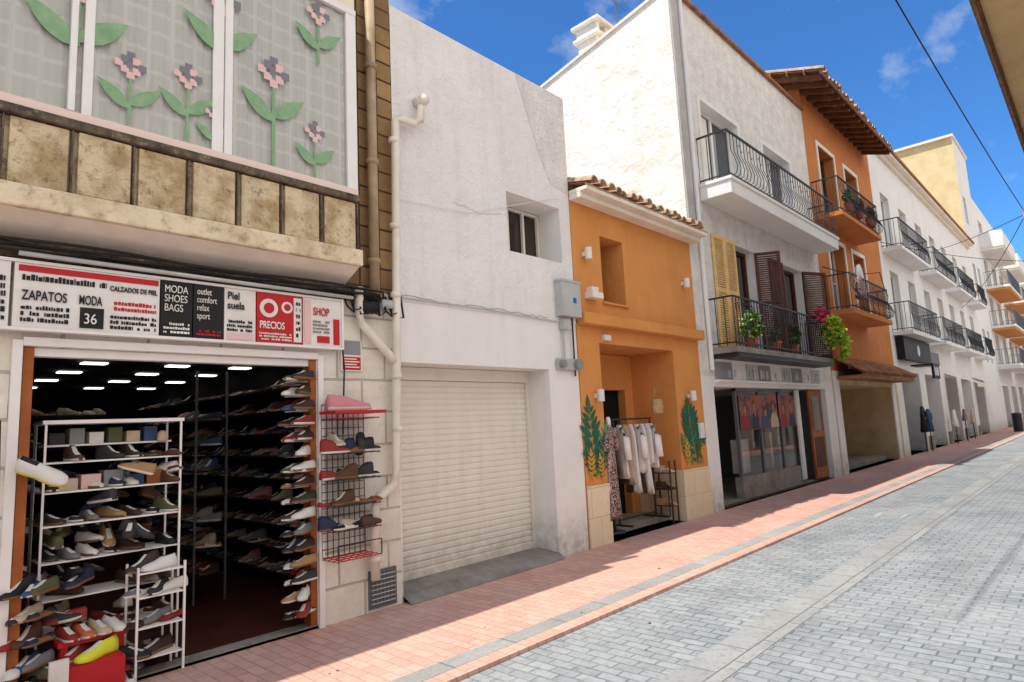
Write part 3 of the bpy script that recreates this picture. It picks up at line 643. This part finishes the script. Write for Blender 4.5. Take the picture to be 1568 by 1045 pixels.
g=MB();g.box(10.55,15.75,-.52,-.001,2.68,2.78,GREYC);g.box(10.6,15.7,-.5,-.001,2.6,2.679,IRON);g.build('balcony_slab',B4)
g=MB();railing(g,10.6,15.7,-.49,2.78,3.68,IRON,.0,.13,r=.007)
for i in range(16):
    x=10.75+.32*i;g.tube([(x+.07*math.cos(a*.628),-.49,3.5+.07*math.sin(a*.628)) for a in range(11)],.006,IRON,4,False)
g.build('balcony_railing',B4)
g=MB();louvre(g,11.0,11.48,-.05,2.85,4.98,WOODY);louvre(g,11.49,11.97,-.05,2.85,4.98,WOODY)
mt=Matrix.Translation((13.0,0,0))@Matrix.Rotation(math.radians(-60),4,'Z');louvre(g,0,.5,-.04,2.82,4.93,WOODB,mt)
louvre(g,13.72,14.5,-.05,2.82,4.95,WOODB);mt=Matrix.Translation((15.8,0,0))@Matrix.Rotation(math.radians(-25),4,'Z');louvre(g,0,.75,-.04,2.82,4.95,WOODB,mt)
g.build('louvred_shutters',B4)
g=MB()
g.box(10.66,16.1,-.1,-.001,2.2,2.24,ALU);g.box(10.66,16.1,-.1,-.001,2.56,2.6,ALU)
for i in range(9):
    a=10.7+i*.6;g.box(a,a+.56,-.07,-.002,2.242,2.558,[GRM,WHM,GBOX][i%3])
    for j in range(3+i%3):
        w=R.uniform(.03,.1);xx=a+.04+.5*R.random()*.8;g.box(xx,min(xx+w,a+.55),-.074-.0006*j,-.0705,2.27+R.uniform(0,.05),2.5-R.uniform(0,.1),R.choice([WHM,GRM,GBOX]))
g.build('fascia_sign',B4)
g=MB();A,Bx=10.6,16.6
g.poly([(A,.12,.03),(Bx,.12,.03),(Bx,4,.03),(A,4,.03)],GREYC);g.poly([(A,.12,2.12),(Bx,.12,2.12),(Bx,4,2.12),(A,4,2.12)],WHF)
g.poly([(A,.12,0),(A,4,0),(A,4,2.12),(A,.12,2.12)],GRM);g.poly([(Bx,.12,0),(Bx,4,0),(Bx,4,2.12),(Bx,.12,2.12)],GRM);g.poly([(A,4,0),(Bx,4,0),(Bx,4,2.12),(A,4,2.12)],DK2)
g.box(11.9,15.2,.2,.35,0.03,.42,GREYC)
for x in (11.9,13.0,14.1,15.2): g.box(x,x+.06,.2,.26,.42,2.12,IRONG)
g.box(11.9,15.2,.2,.26,2.06,2.118,IRONG)
g.box(15.0,15.2,.15,.19,.1,2.1,WHM)
g.build('shop_interior',B4)
g=MB();g.poly([(11.9,.23,.42),(15.2,.23,.42),(15.2,.23,2.06),(11.9,.23,2.06)],GLASS);g.build('shop_glass',B4)
g=MB();g.box(15.7,16.5,.1,.15,.05,2.1,WOODO);g.box(15.8,16.4,.09,.099,.3,1.0,WOODB);g.box(15.8,16.4,.09,.099,1.15,1.95,GDB);g.box(12.6,13.0,.5,.7,.43,1.1,WHM);g.box(13.9,14.0,.4,.6,.43,1.2,WHM);g.box(14.3,14.6,.4,.6,.43,1.1,GRM);g.build('shop_door',B4)
g=MB()
PB=M('poster_print',S(160,88,70),.6,S(60,70,84),3,.45,.55)
for a,b in ((12.0,13.9),(14.0,14.95)):
    g.box(a,b,.185,.192,1.3,1.98,PB);yv=.184
    n=4 if b-a>1.5 else 2
    for i in range(n):
        cx=a+(b-a)*(i+.5)/n+.05*math.sin(i*3);cz=1.72+.08*math.sin(i*2.3);w=.16+.03*math.sin(i*5);tl=.06*math.sin(i*4)
        yv-=.0005
        g.poly([(cx-w*1.3,yv,1.31),(cx+w*1.3,yv,1.31),(cx+w*1.15,yv,1.5),(cx+w*.6,yv,1.6),(cx+w*.3,yv,1.63),(cx-w*.3,yv,1.63),(cx-w*.7,yv,1.59),(cx-w*1.2,yv,1.48)],[SH[7],SH[2],SH[10],SH[6],SH[0]][i%5])
        yv-=.0005;g.poly([(cx-.02,yv,1.56),(cx+.03,yv,1.56),(cx+.03+tl,yv,cz-.06),(cx-.02+tl,yv,cz-.06)],SH[4])
        yv-=.0005;g.poly([(cx+tl+.08*math.cos(t*.524),yv,cz+.01+.1*math.sin(t*.524)) for t in range(12)],SH[5])
        yv-=.0005;g.poly([(cx+tl+.056*math.cos(t*.524),yv,cz-.02+.075*math.sin(t*.524)) for t in range(12)],SH[4])
        for e in (-.02,.02): yv-=.0002;g.poly([(cx+tl+e-.008,yv,cz-.004),(cx+tl+e+.008,yv,cz-.004),(cx+tl+e+.008,yv,cz+.006),(cx+tl+e-.008,yv,cz+.006)],BLKM)
        yv-=.0002;g.poly([(cx+tl-.016,yv,cz-.06),(cx+tl+.016,yv,cz-.06),(cx+tl+.012,yv,cz-.05),(cx+tl-.012,yv,cz-.05)],REDM)
g.build('shop_window_poster')
g=MB();g.box(10.3,11.0,1.7,2.2,8.7,9.5,WHS);g.box(10.22,11.08,1.62,2.28,9.5,9.58,WHS)
for a in (10.28,10.6,10.92): g.box(a,a+.1,1.68,2.22,9.58,9.8,WHS)
g.box(10.2,11.1,1.6,2.3,9.8,9.88,WHS);g.build('chimney',bevel=.02)
g=MB();g.tube([(11.6,2.0,8.9),(11.6,2.0,11.6)],.02,IRONG,6)
for z in (11.0,11.2,11.4): g.tube([(11.2,2,z),(12.0,2,z)],.008,IRONG,4)
g.build('tv_antenna')
def potplant(x,y,z,r,n,mat,mat2=None,pot=True,name='balcony_plant',hang=0):
    o=E(name)
    if pot:
        g=MB();g.tube([(x,y,z),(x,y,z+.18)],[.08,.11],POT,12);g.tube([(x,y,z+.17),(x,y,z+.2)],.12,POT,12);g.build('pot',o)
    g=MB();foliage(g,(x,y,z+.2+r*.8-hang),(r,r*.7,r),n,mat,.055,mat2);foliage(g,(x+.15*r,y,z+.2+r*1.5-hang),(r*.6,r*.5,r*.5),n//3,mat,.05,mat2)
    for i in range(5): g.tube([(x,y,z+.15),(x+R.uniform(-.5,.5)*r,y+R.uniform(-.3,.3)*r,z+.2+r)],.006,LEAF,4)
    g.build('foliage',o)
potplant(11.5,-.4,2.78,.28,260,LEAF,LEAFY);potplant(13.6,-.4,2.78,.25,220,LEAF,FLW);potplant(12.6,-.4,2.78,.15,90,LEAF,FLW)
potplant(15.45,-.66,2.82,.38,520,LEAFY,LEAF);potplant(14.9,-.6,3.35,.2,90,FLW,LEAF,False);potplant(15.9,-.66,2.6,.32,340,LEAFY,None,False)
# ---------------------------------------------------------------- ochre building with timber eave
B5=E('ochre_balcony_building')
x0,x1=17.21,23.8;H=10.25
up5=[(18.2,19.6,6.75,8.9,.3),(20.6,21.9,6.75,8.9,.3)];lo5=[(18.2,19.6,4.15,6.2,.3),(20.4,21.6,4.15,6.2,.3)]
g=MB();wall(g,x0,x1,2.6,H,0,up5+lo5,ORG2);wall(g,x0,x1,0,2.6,0,[(17.7,23.0,0,2.25,2.2)],BEI);shell(g,x0,x1,0,8,0,H,ORG2,TERR)
g.poly([(17.7,2.19,0),(23,2.19,0),(23,2.19,2.25),(17.7,2.19,2.25)],BEI);g.box(17.7,23,.3,2.19,0,.14,GREYC)
for a in (17.25,23.02): g.box(a,a+.42,-.03,-.001,0,2.6,WHF)
g.build('walls',B5)
g=MB()
for a,b,c,d,e in up5+lo5: window(g,a,b,.28,c,d,WOODB if c>5 else ALU,GDK,.08,1,1)
for a,b,c,d,e in up5+lo5: g.box(a-.12,a-.001,-.03,-.001,c,d+.12,CREAM);g.box(b+.001,b+.12,-.03,-.001,c,d+.12,CREAM);g.box(a-.001,b+.001,-.03,-.001,d+.001,d+.12,CREAM)
g.build('windows',B5)
g=MB();barrel_tiles(g,16.2,23.3,-.88,9.98,2,10.95,TERR,.22,.1);g.build('tile_roof',B5)
g=MB();x=16.4
while x<23.3:
    mt=Matrix.Translation((x,0,10.2))@Matrix.Rotation(math.atan2(.97,2.88),4,'X');g.box(-.05,.05,-.86,1.5,-.13,.0,RAFT,mt);x+=.48
g.poly([(16.25,-.8,9.945),(23.3,-.8,9.945),(23.3,1.4,10.69),(16.25,1.4,10.69)],RAFT)
g.box(16.2,23.3,-.86,-.82,9.86,9.95,RAFT)
g.build('eave_rafters',B5)
g=MB();g.box(17.3,21.1,-.68,-.001,6.55,6.66,ORG2);g.box(17.3,21.1,-.68,-.001,4.0,4.12,ORG2);g.build('balcony_slab',B5)
g=MB();railing(g,17.33,21.05,-.64,6.66,7.6,IRON,.16,.12);railing(g,17.33,21.05,-.64,4.12,5.05,IRON,.16,.12);g.build('balcony_railing',B5)
g=MB();barrel_tiles(g,17.5,23.3,-.7,2.5,-.03,2.9,TERRD,.2,.085);g.box(17.5,23.3,-.62,-.001,2.38,2.46,TERRD);g.build('tile_canopy',B5)
for x,z,m in ((18.3,6.66,LEAF),(19.3,6.66,LEAF),(20.3,6.66,LEAF),(20.6,6.66,LEAF)): potplant(x,-.6,z+.2,.2,120,m,FLW)
g=MB();garment(g,18.1,-.68,5.05,.6,.25,.3,CLP);garment(g,18.9,-.5,5.5,.8,.3,.32,CLW);g.build('laundry',smooth=True)
g=MB();g.box(17.35,17.75,-.25,-.001,3.1,3.4,GBOX);g.build('air_conditioner')
# ---------------------------------------------------------------- long white building
B6=E('long_white_building')
x0,x1=23.81,45.2;H=10.75
cols=[24.9,27.6,30.4,33.2,36.0,39.0,42.0]
ops=[(x,x+1.2,7.1,9.2,.2) for x in cols]+[(x,x+1.2,4.25,6.35,.2) for x in cols]
gr=[(24.6,27.4,0,2.8,1.2),(28.4,31.2,0,2.8,1.2),(32.4,35.2,0,2.8,1.2),(36.4,39.2,0,2.8,1.2),(40.4,43.6,0,2.8,1.2)]
g=MB();wall(g,x0,x1,3.0,H,0,ops,WHF);wall(g,x0,x1,0,3.0,0,gr,WHF);shell(g,x0,x1,0,8,0,H,WHF,TERR)
g.box(x0,x1,-.3,-.001,H,H+.1,CREAM);g.box(x0,x1,-.12,-.001,H-.12,H-.001,CREAM);g.box(x0,x1,-.36,4,H+.101,H+.2,TERRD);g.build('walls',B6)
g=MB()
for a,b,c,d,e in ops: window(g,a,b,.18,c,d,ALU,GDK,.08,1,1)
for a,b,c,d,e in gr: window(g,a,b,1.15,c,d-.4,IRONG,GDK,.06,2);g.box(a,b,1.1,1.19,d-.399,d-.001,WHF)
g.build('windows',B6)
g=MB();h=MB()
for a,b in ((24.2,28.9),(30.0,34.6),(35.6,40.4),(41.6,44.4)):
    for z in (6.98,4.1): g.box(a,b,-.6,-.001,z-.1,z+.02,WHF);railing(h,a+.03,b-.03,-.57,z+.02,z+1.0,IRON,.08,.13)
g.build('balcony_slab',B6);h.build('balcony_railing',B6)
g=MB();g.box(24.4,28.6,-.25,-.001,3.2,3.95,BLKM);g.box(28.8,31,-.12,-.001,3.2,3.7,IRONG);g.box(24.9,25.9,-.9,-.84,2.5,3.0,BLKM);g.box(24.9,25.9,-.84,-.251,2.95,3.0,IRON)
g.tube([(26.5,-.25,3.57),(26.5,-.262,3.57)],.2,WHM,16)
for i in range(5): g.box(25.05+.14*i,25.15+.14*i,-.905,-.9005,2.6,2.9-.05*(i%2),WHM)
g.build('black_shop_sign')
g=MB();g.poly([(32.4,-1.1,2.45),(35.3,-1.1,2.45),(35.3,-.002,2.95),(32.4,-.002,2.95)],CREAM);g.poly([(32.4,-1.1,2.3),(35.3,-1.1,2.3),(35.3,-1.1,2.45),(32.4,-1.1,2.45)],CREAM);g.poly([(40,-1.1,2.45),(44,-1.1,2.45),(44,-.002,2.95),(40,-.002,2.95)],CREAM);g.build('shop_awning')
g=MB();garment(g,26.6,-.1,1.6,.9,.18,.22,BLKM,.2);garment(g,27.0,-.2,1.5,.8,.18,.2,SH[10],.2);g.tube([(26.6,-.1,.0),(26.6,-.1,.8)],.02,IRON,6);g.tube([(27,-.2,.0),(27,-.2,.8)],.02,IRON,6);garment(g,33.9,-.3,1.4,.5,.25,.25,CLP);g.tube([(33.9,-.3,0),(33.9,-.3,1)],.02,IRON,6);garment(g,36.0,-.3,1.4,.7,.2,.22,CLB);g.tube([(36,-.3,0),(36,-.3,1)],.02,IRON,6);garment(g,31.8,-.25,1.4,.7,.2,.25,CLW);g.tube([(31.8,-.25,0),(31.8,-.25,1)],.02,IRON,6);g.build('clothes_display',smooth=True)
g=MB()
for x in (28.0,31.9,35.9,39.9): g.box(x-.32,x+.42,-.06,-.001,0,.5,GREYC)
g.build('pier_bases',B6)
B7=E('beige_tower_building')
g=MB();wall(g,45.21,50.2,0,17.6,0,[(46.3,47.4,12.5,14.2,.2),(46.3,47.4,4,6,.2),(48.3,49.3,4,6,.2),(46.3,47.4,8,10,.2),(48.3,49.3,8,10,.2)],WHF);shell(g,45.21,50.2,0,2.9,0,17.6,YEL,CREAM,left=YEL)
g.box(45.0,50.3,-.1,3.0,17.6,17.75,CREAM)
for c,d in ((12.5,14.2),(4,6),(8,10)): window(g,46.3,47.4,.18,c,d)
for c,d in ((4,6),(8,10)): window(g,48.3,49.3,.18,c,d)
g.build('walls',B7)
B8=E('modern_balcony_building')
g=MB();ops=[(x,x+1.8,z,z+2,.3) for x in (52,56,60,64,68,72,76) for z in (4.1,6.6,9.2,11.9)]+[(52+5*i,55+5*i,0,2.7,.5) for i in range(6)]
wall(g,50.22,82,0,15,0,ops,WHF);shell(g,50.22,82,0,9,0,15,WHF,WHF)
for o in ops: window(g,o[0],o[1],.25 if o[2]>1 else .45,o[2],o[3],ALU,GDK,.08,1)
g.build('walls',B8)
g=MB();h=MB()
for z in (3.9,6.4,9.0,11.7):
    for a,b in ((51,58.5),(60.5,68),(70,80)):
        g.box(a,b,-1.25,-.001,z-.05,z+.1,CREAM if z>10 else WHF);g.box(a+.05,b-.05,-1.2,-.001,z-.18,z-.051,ORG if z in(6.4,9.0) else WHF)
        if z>10: g.box(a,b,-1.25,-1.15,z+.101,z+1,WHF);g.box(a,a+.1,-1.149,-.001,z+.101,z+1,WHF)
        else: railing(h,a+.05,b-.05,-1.2,z+.1,z+1.1,IRONG,0,.25,r=.015)
g.build('balconies',B8);h.build('balcony_railing',B8)
B9=E('distant_white_building')
g=MB();ops=[(x,x+1.5,z,z+1.8,.3) for x in range(84,118,4) for z in (4,7)]+[(x,x+2.5,0,2.6,.4) for x in range(84,118,5)]
wall(g,82.01,120,0,10,0,ops,WHF);shell(g,82.01,120,0,9,0,10,WHF,TERR)
for o in ops: window(g,o[0],o[1],.2,o[2],o[3])
g.build('walls',B9)
B10=E('street_end_building')
g=MB();shell(g,125,135,-20,20,0,12,CREAM);g.poly([(125,-20,0),(135,-20,0),(135,-20,12),(125,-20,12)],CREAM)
for y in range(-18,18,4):
    for z in (1,4.5,8): g.box(124.95,124.99,y,y+1.4,z,z+2,GDK)
g.build('walls',B10)
# opposite side of the street
def opp(name,xa,xb,yw,H,mat):
    o=E(name);g=MB()
    xs=[];x=xa+1.2
    while x+1.4<xb-.6: xs.append(x);x+=3.0
    g.poly([(xa,yw,0),(xb,yw,0),(xb,yw,H),(xa,yw,H)],mat)
    g.poly([(xa,yw-8,0),(xa,yw,0),(xa,yw,H),(xa,yw-8,H)],mat);g.poly([(xb,yw-8,0),(xb,yw,0),(xb,yw,H),(xb,yw-8,H)],mat);g.poly([(xa,yw-8,H),(xb,yw-8,H),(xb,yw,H),(xa,yw,H)],TERR);g.poly([(xa,yw-8,0),(xb,yw-8,0),(xb,yw-8,H),(xa,yw-8,H)],mat)
    g.build('walls',o);g=MB()
    for x in xs:
        for z in ((.1,2.3),(3.0,4.2)):
            if z[1]>H: continue
            g.box(x,x+1.3,yw+.001,yw+.03,z[0],z[1],GDK)
            for a,b in ((x-.08,x),(x+1.3,x+1.38),(x+.62,x+.68)): g.box(a,b,yw+.001,yw+.06,z[0],z[1],ALU)
            g.box(x-.08,x+1.38,yw+.001,yw+.06,z[1],z[1]+.08,ALU)
    g.build('windows',o);return o
opp('opposite_white_house',-20,8.6,-7.5,3.6,WHF)
o=opp('opposite_tan_house',9,21,-5.35,7.25,CREAM)
g=MB();g.box(9.0,21,-5.35,-4.42,7.2,7.27,YEL);g.box(8.98,21,-4.42,-4.38,7.1,7.3,RAFT);barrel_tiles(g,9,21,-4.36,7.32,-8,8.4,TERR,.25,.1)
g.build('eave',o)
opp('opposite_far_house',21.2,120,-6.4,4.8,WHF)
def wire(name,pts,r=.012,sag=.2):
    g=MB()
    P=[]
    for (a,b) in zip(pts[:-1],pts[1:]):
        a=Vector(a);b=Vector(b)
        for i in range(13):
            t=i/12;q=a.lerp(b,t);q.z-=sag*4*t*(1-t);P.append(q)
    g.tube(P,r,CABLE,5);g.build(name,smooth=True)
wire('overhead_wire',[(2,-3.2,8.3),(26,-3.8,7.6),(60,-4,8)],.012,.25)
wire('overhead_wire',[(21,-4.5,6.9),(26,-3.8,7.6),(34,0,8.6)],.012,.1)
wire('overhead_wire',[(26,-3.8,7.6),(40,0,6.6)],.012,.3)
wire('overhead_wire',[(24,0,7.2),(30,-5.9,6.4)],.01,.4)
wire('overhead_wire',[(17.3,-.05,5.3),(20,-.75,5.4),(24,-.05,5.3)],.012,.1)
g=MB();g.tube([(26,-3.8,7.75),(26,-3.8,7.45)],.09,GBOX,10);g.box(25.9,27.2,-4.1,-3.6,5.6,5.7,IRONG);g.tube([(26.5,-3.85,5.7),(26.2,-3.8,7.5)],.01,CABLE,5);g.build('hanging_street_lamp')
g=MB();foliage(g,(25,-4.55,7.0),(.8,.35,.4),500,LEAF,.07);g.tube([(25,-4.5,7.4),(25,-6.4,7.4)],.02,IRON,6);g.build('hanging_plant')
g=MB()
for x in (44,): g.tube([(x,-1.2,0),(x,-1.2,.9)],.22,IRON,14);g.tube([(x,-1.2,.9),(x,-1.2,.98),(x,-1.2,1.02)],[.25,.22,.1],IRON,14)
g.build('litter_bin')
# ---------------------------------------------------------------- light
Eel=math.radians(64);az=math.radians(11.5)
sv=Vector((-math.cos(Eel)*math.cos(az),math.cos(Eel)*math.sin(az),math.sin(Eel)))
sl=bpy.data.lights.new('sun','SUN');sl.energy=5.0;sl.angle=math.radians(.5);sl.color=(1,.95,.87)
so=bpy.data.objects.new('sun',sl);sc.collection.objects.link(so);so.rotation_euler=sv.to_track_quat('Z','Y').to_euler()
w=bpy.data.worlds.new('World');sc.world=w;w.use_nodes=True;nt=w.node_tree;bg=nt.nodes['Background']
sky=nt.nodes.new('ShaderNodeTexSky');sky.sky_type='NISHITA';sky.sun_disc=False;sky.sun_elevation=Eel;sky.sun_rotation=math.atan2(sv.x,sv.y)
sky.ozone_density=2.0;sky.dust_density=.2;sky.air_density=1.0
tc=nt.nodes.new('ShaderNodeTexCoord');mp=nt.nodes.new('ShaderNodeMapping');mp.inputs['Scale'].default_value=(2.2,4.5,5.5);mp.inputs['Rotation'].default_value=(.2,.3,.4)
nt.links.new(tc.outputs['Generated'],mp.inputs[0])
f=ramp(nt,noise(nt,mp.outputs[0],1.3,8,.6),.53,.82)
deep=mixc(nt,sky.outputs[0],(.40,.84,1.3,1),1.0,'MULTIPLY')
c=mixc(nt,deep,(6.2,6.4,6.6,1),math2(nt,'MULTIPLY',f,.85))
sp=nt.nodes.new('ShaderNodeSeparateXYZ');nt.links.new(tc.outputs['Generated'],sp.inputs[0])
fill_bank=ramp(nt,sp.outputs[1],-.12,-.42)  # unseen bright cloud mass added behind the camera to fill the shaded facades
fill_bank=math2(nt,'MULTIPLY',fill_bank,ramp(nt,noise(nt,tc.outputs['Generated'],2.5,6,.6),.25,.5))
c=mixc(nt,c,(9.2,8.85,8.3,1),fill_bank)
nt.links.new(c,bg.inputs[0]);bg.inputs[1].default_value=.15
# ---------------------------------------------------------------- camera
ff=973.0
ex=Vector((918,-86,-ff)).normalized();ez=Vector((-347,7272,-ff));ez=(ez-ez.dot(ex)*ex).normalized();ey=ez.cross(ex)
cm=bpy.data.cameras.new('camera');cm.sensor_width=36;cm.lens=ff/1568*36;cm.clip_end=1500;cm.clip_start=.05
co=bpy.data.objects.new('camera',cm);sc.collection.objects.link(co)
rot=Matrix((ex,ey,ez)).to_4x4()
co.matrix_world=Matrix.Translation((0,-5.07,1.6))@rot
sc.camera=co
sc.view_settings.view_transform='Standard';sc.view_settings.look='None';sc.view_settings.exposure=0
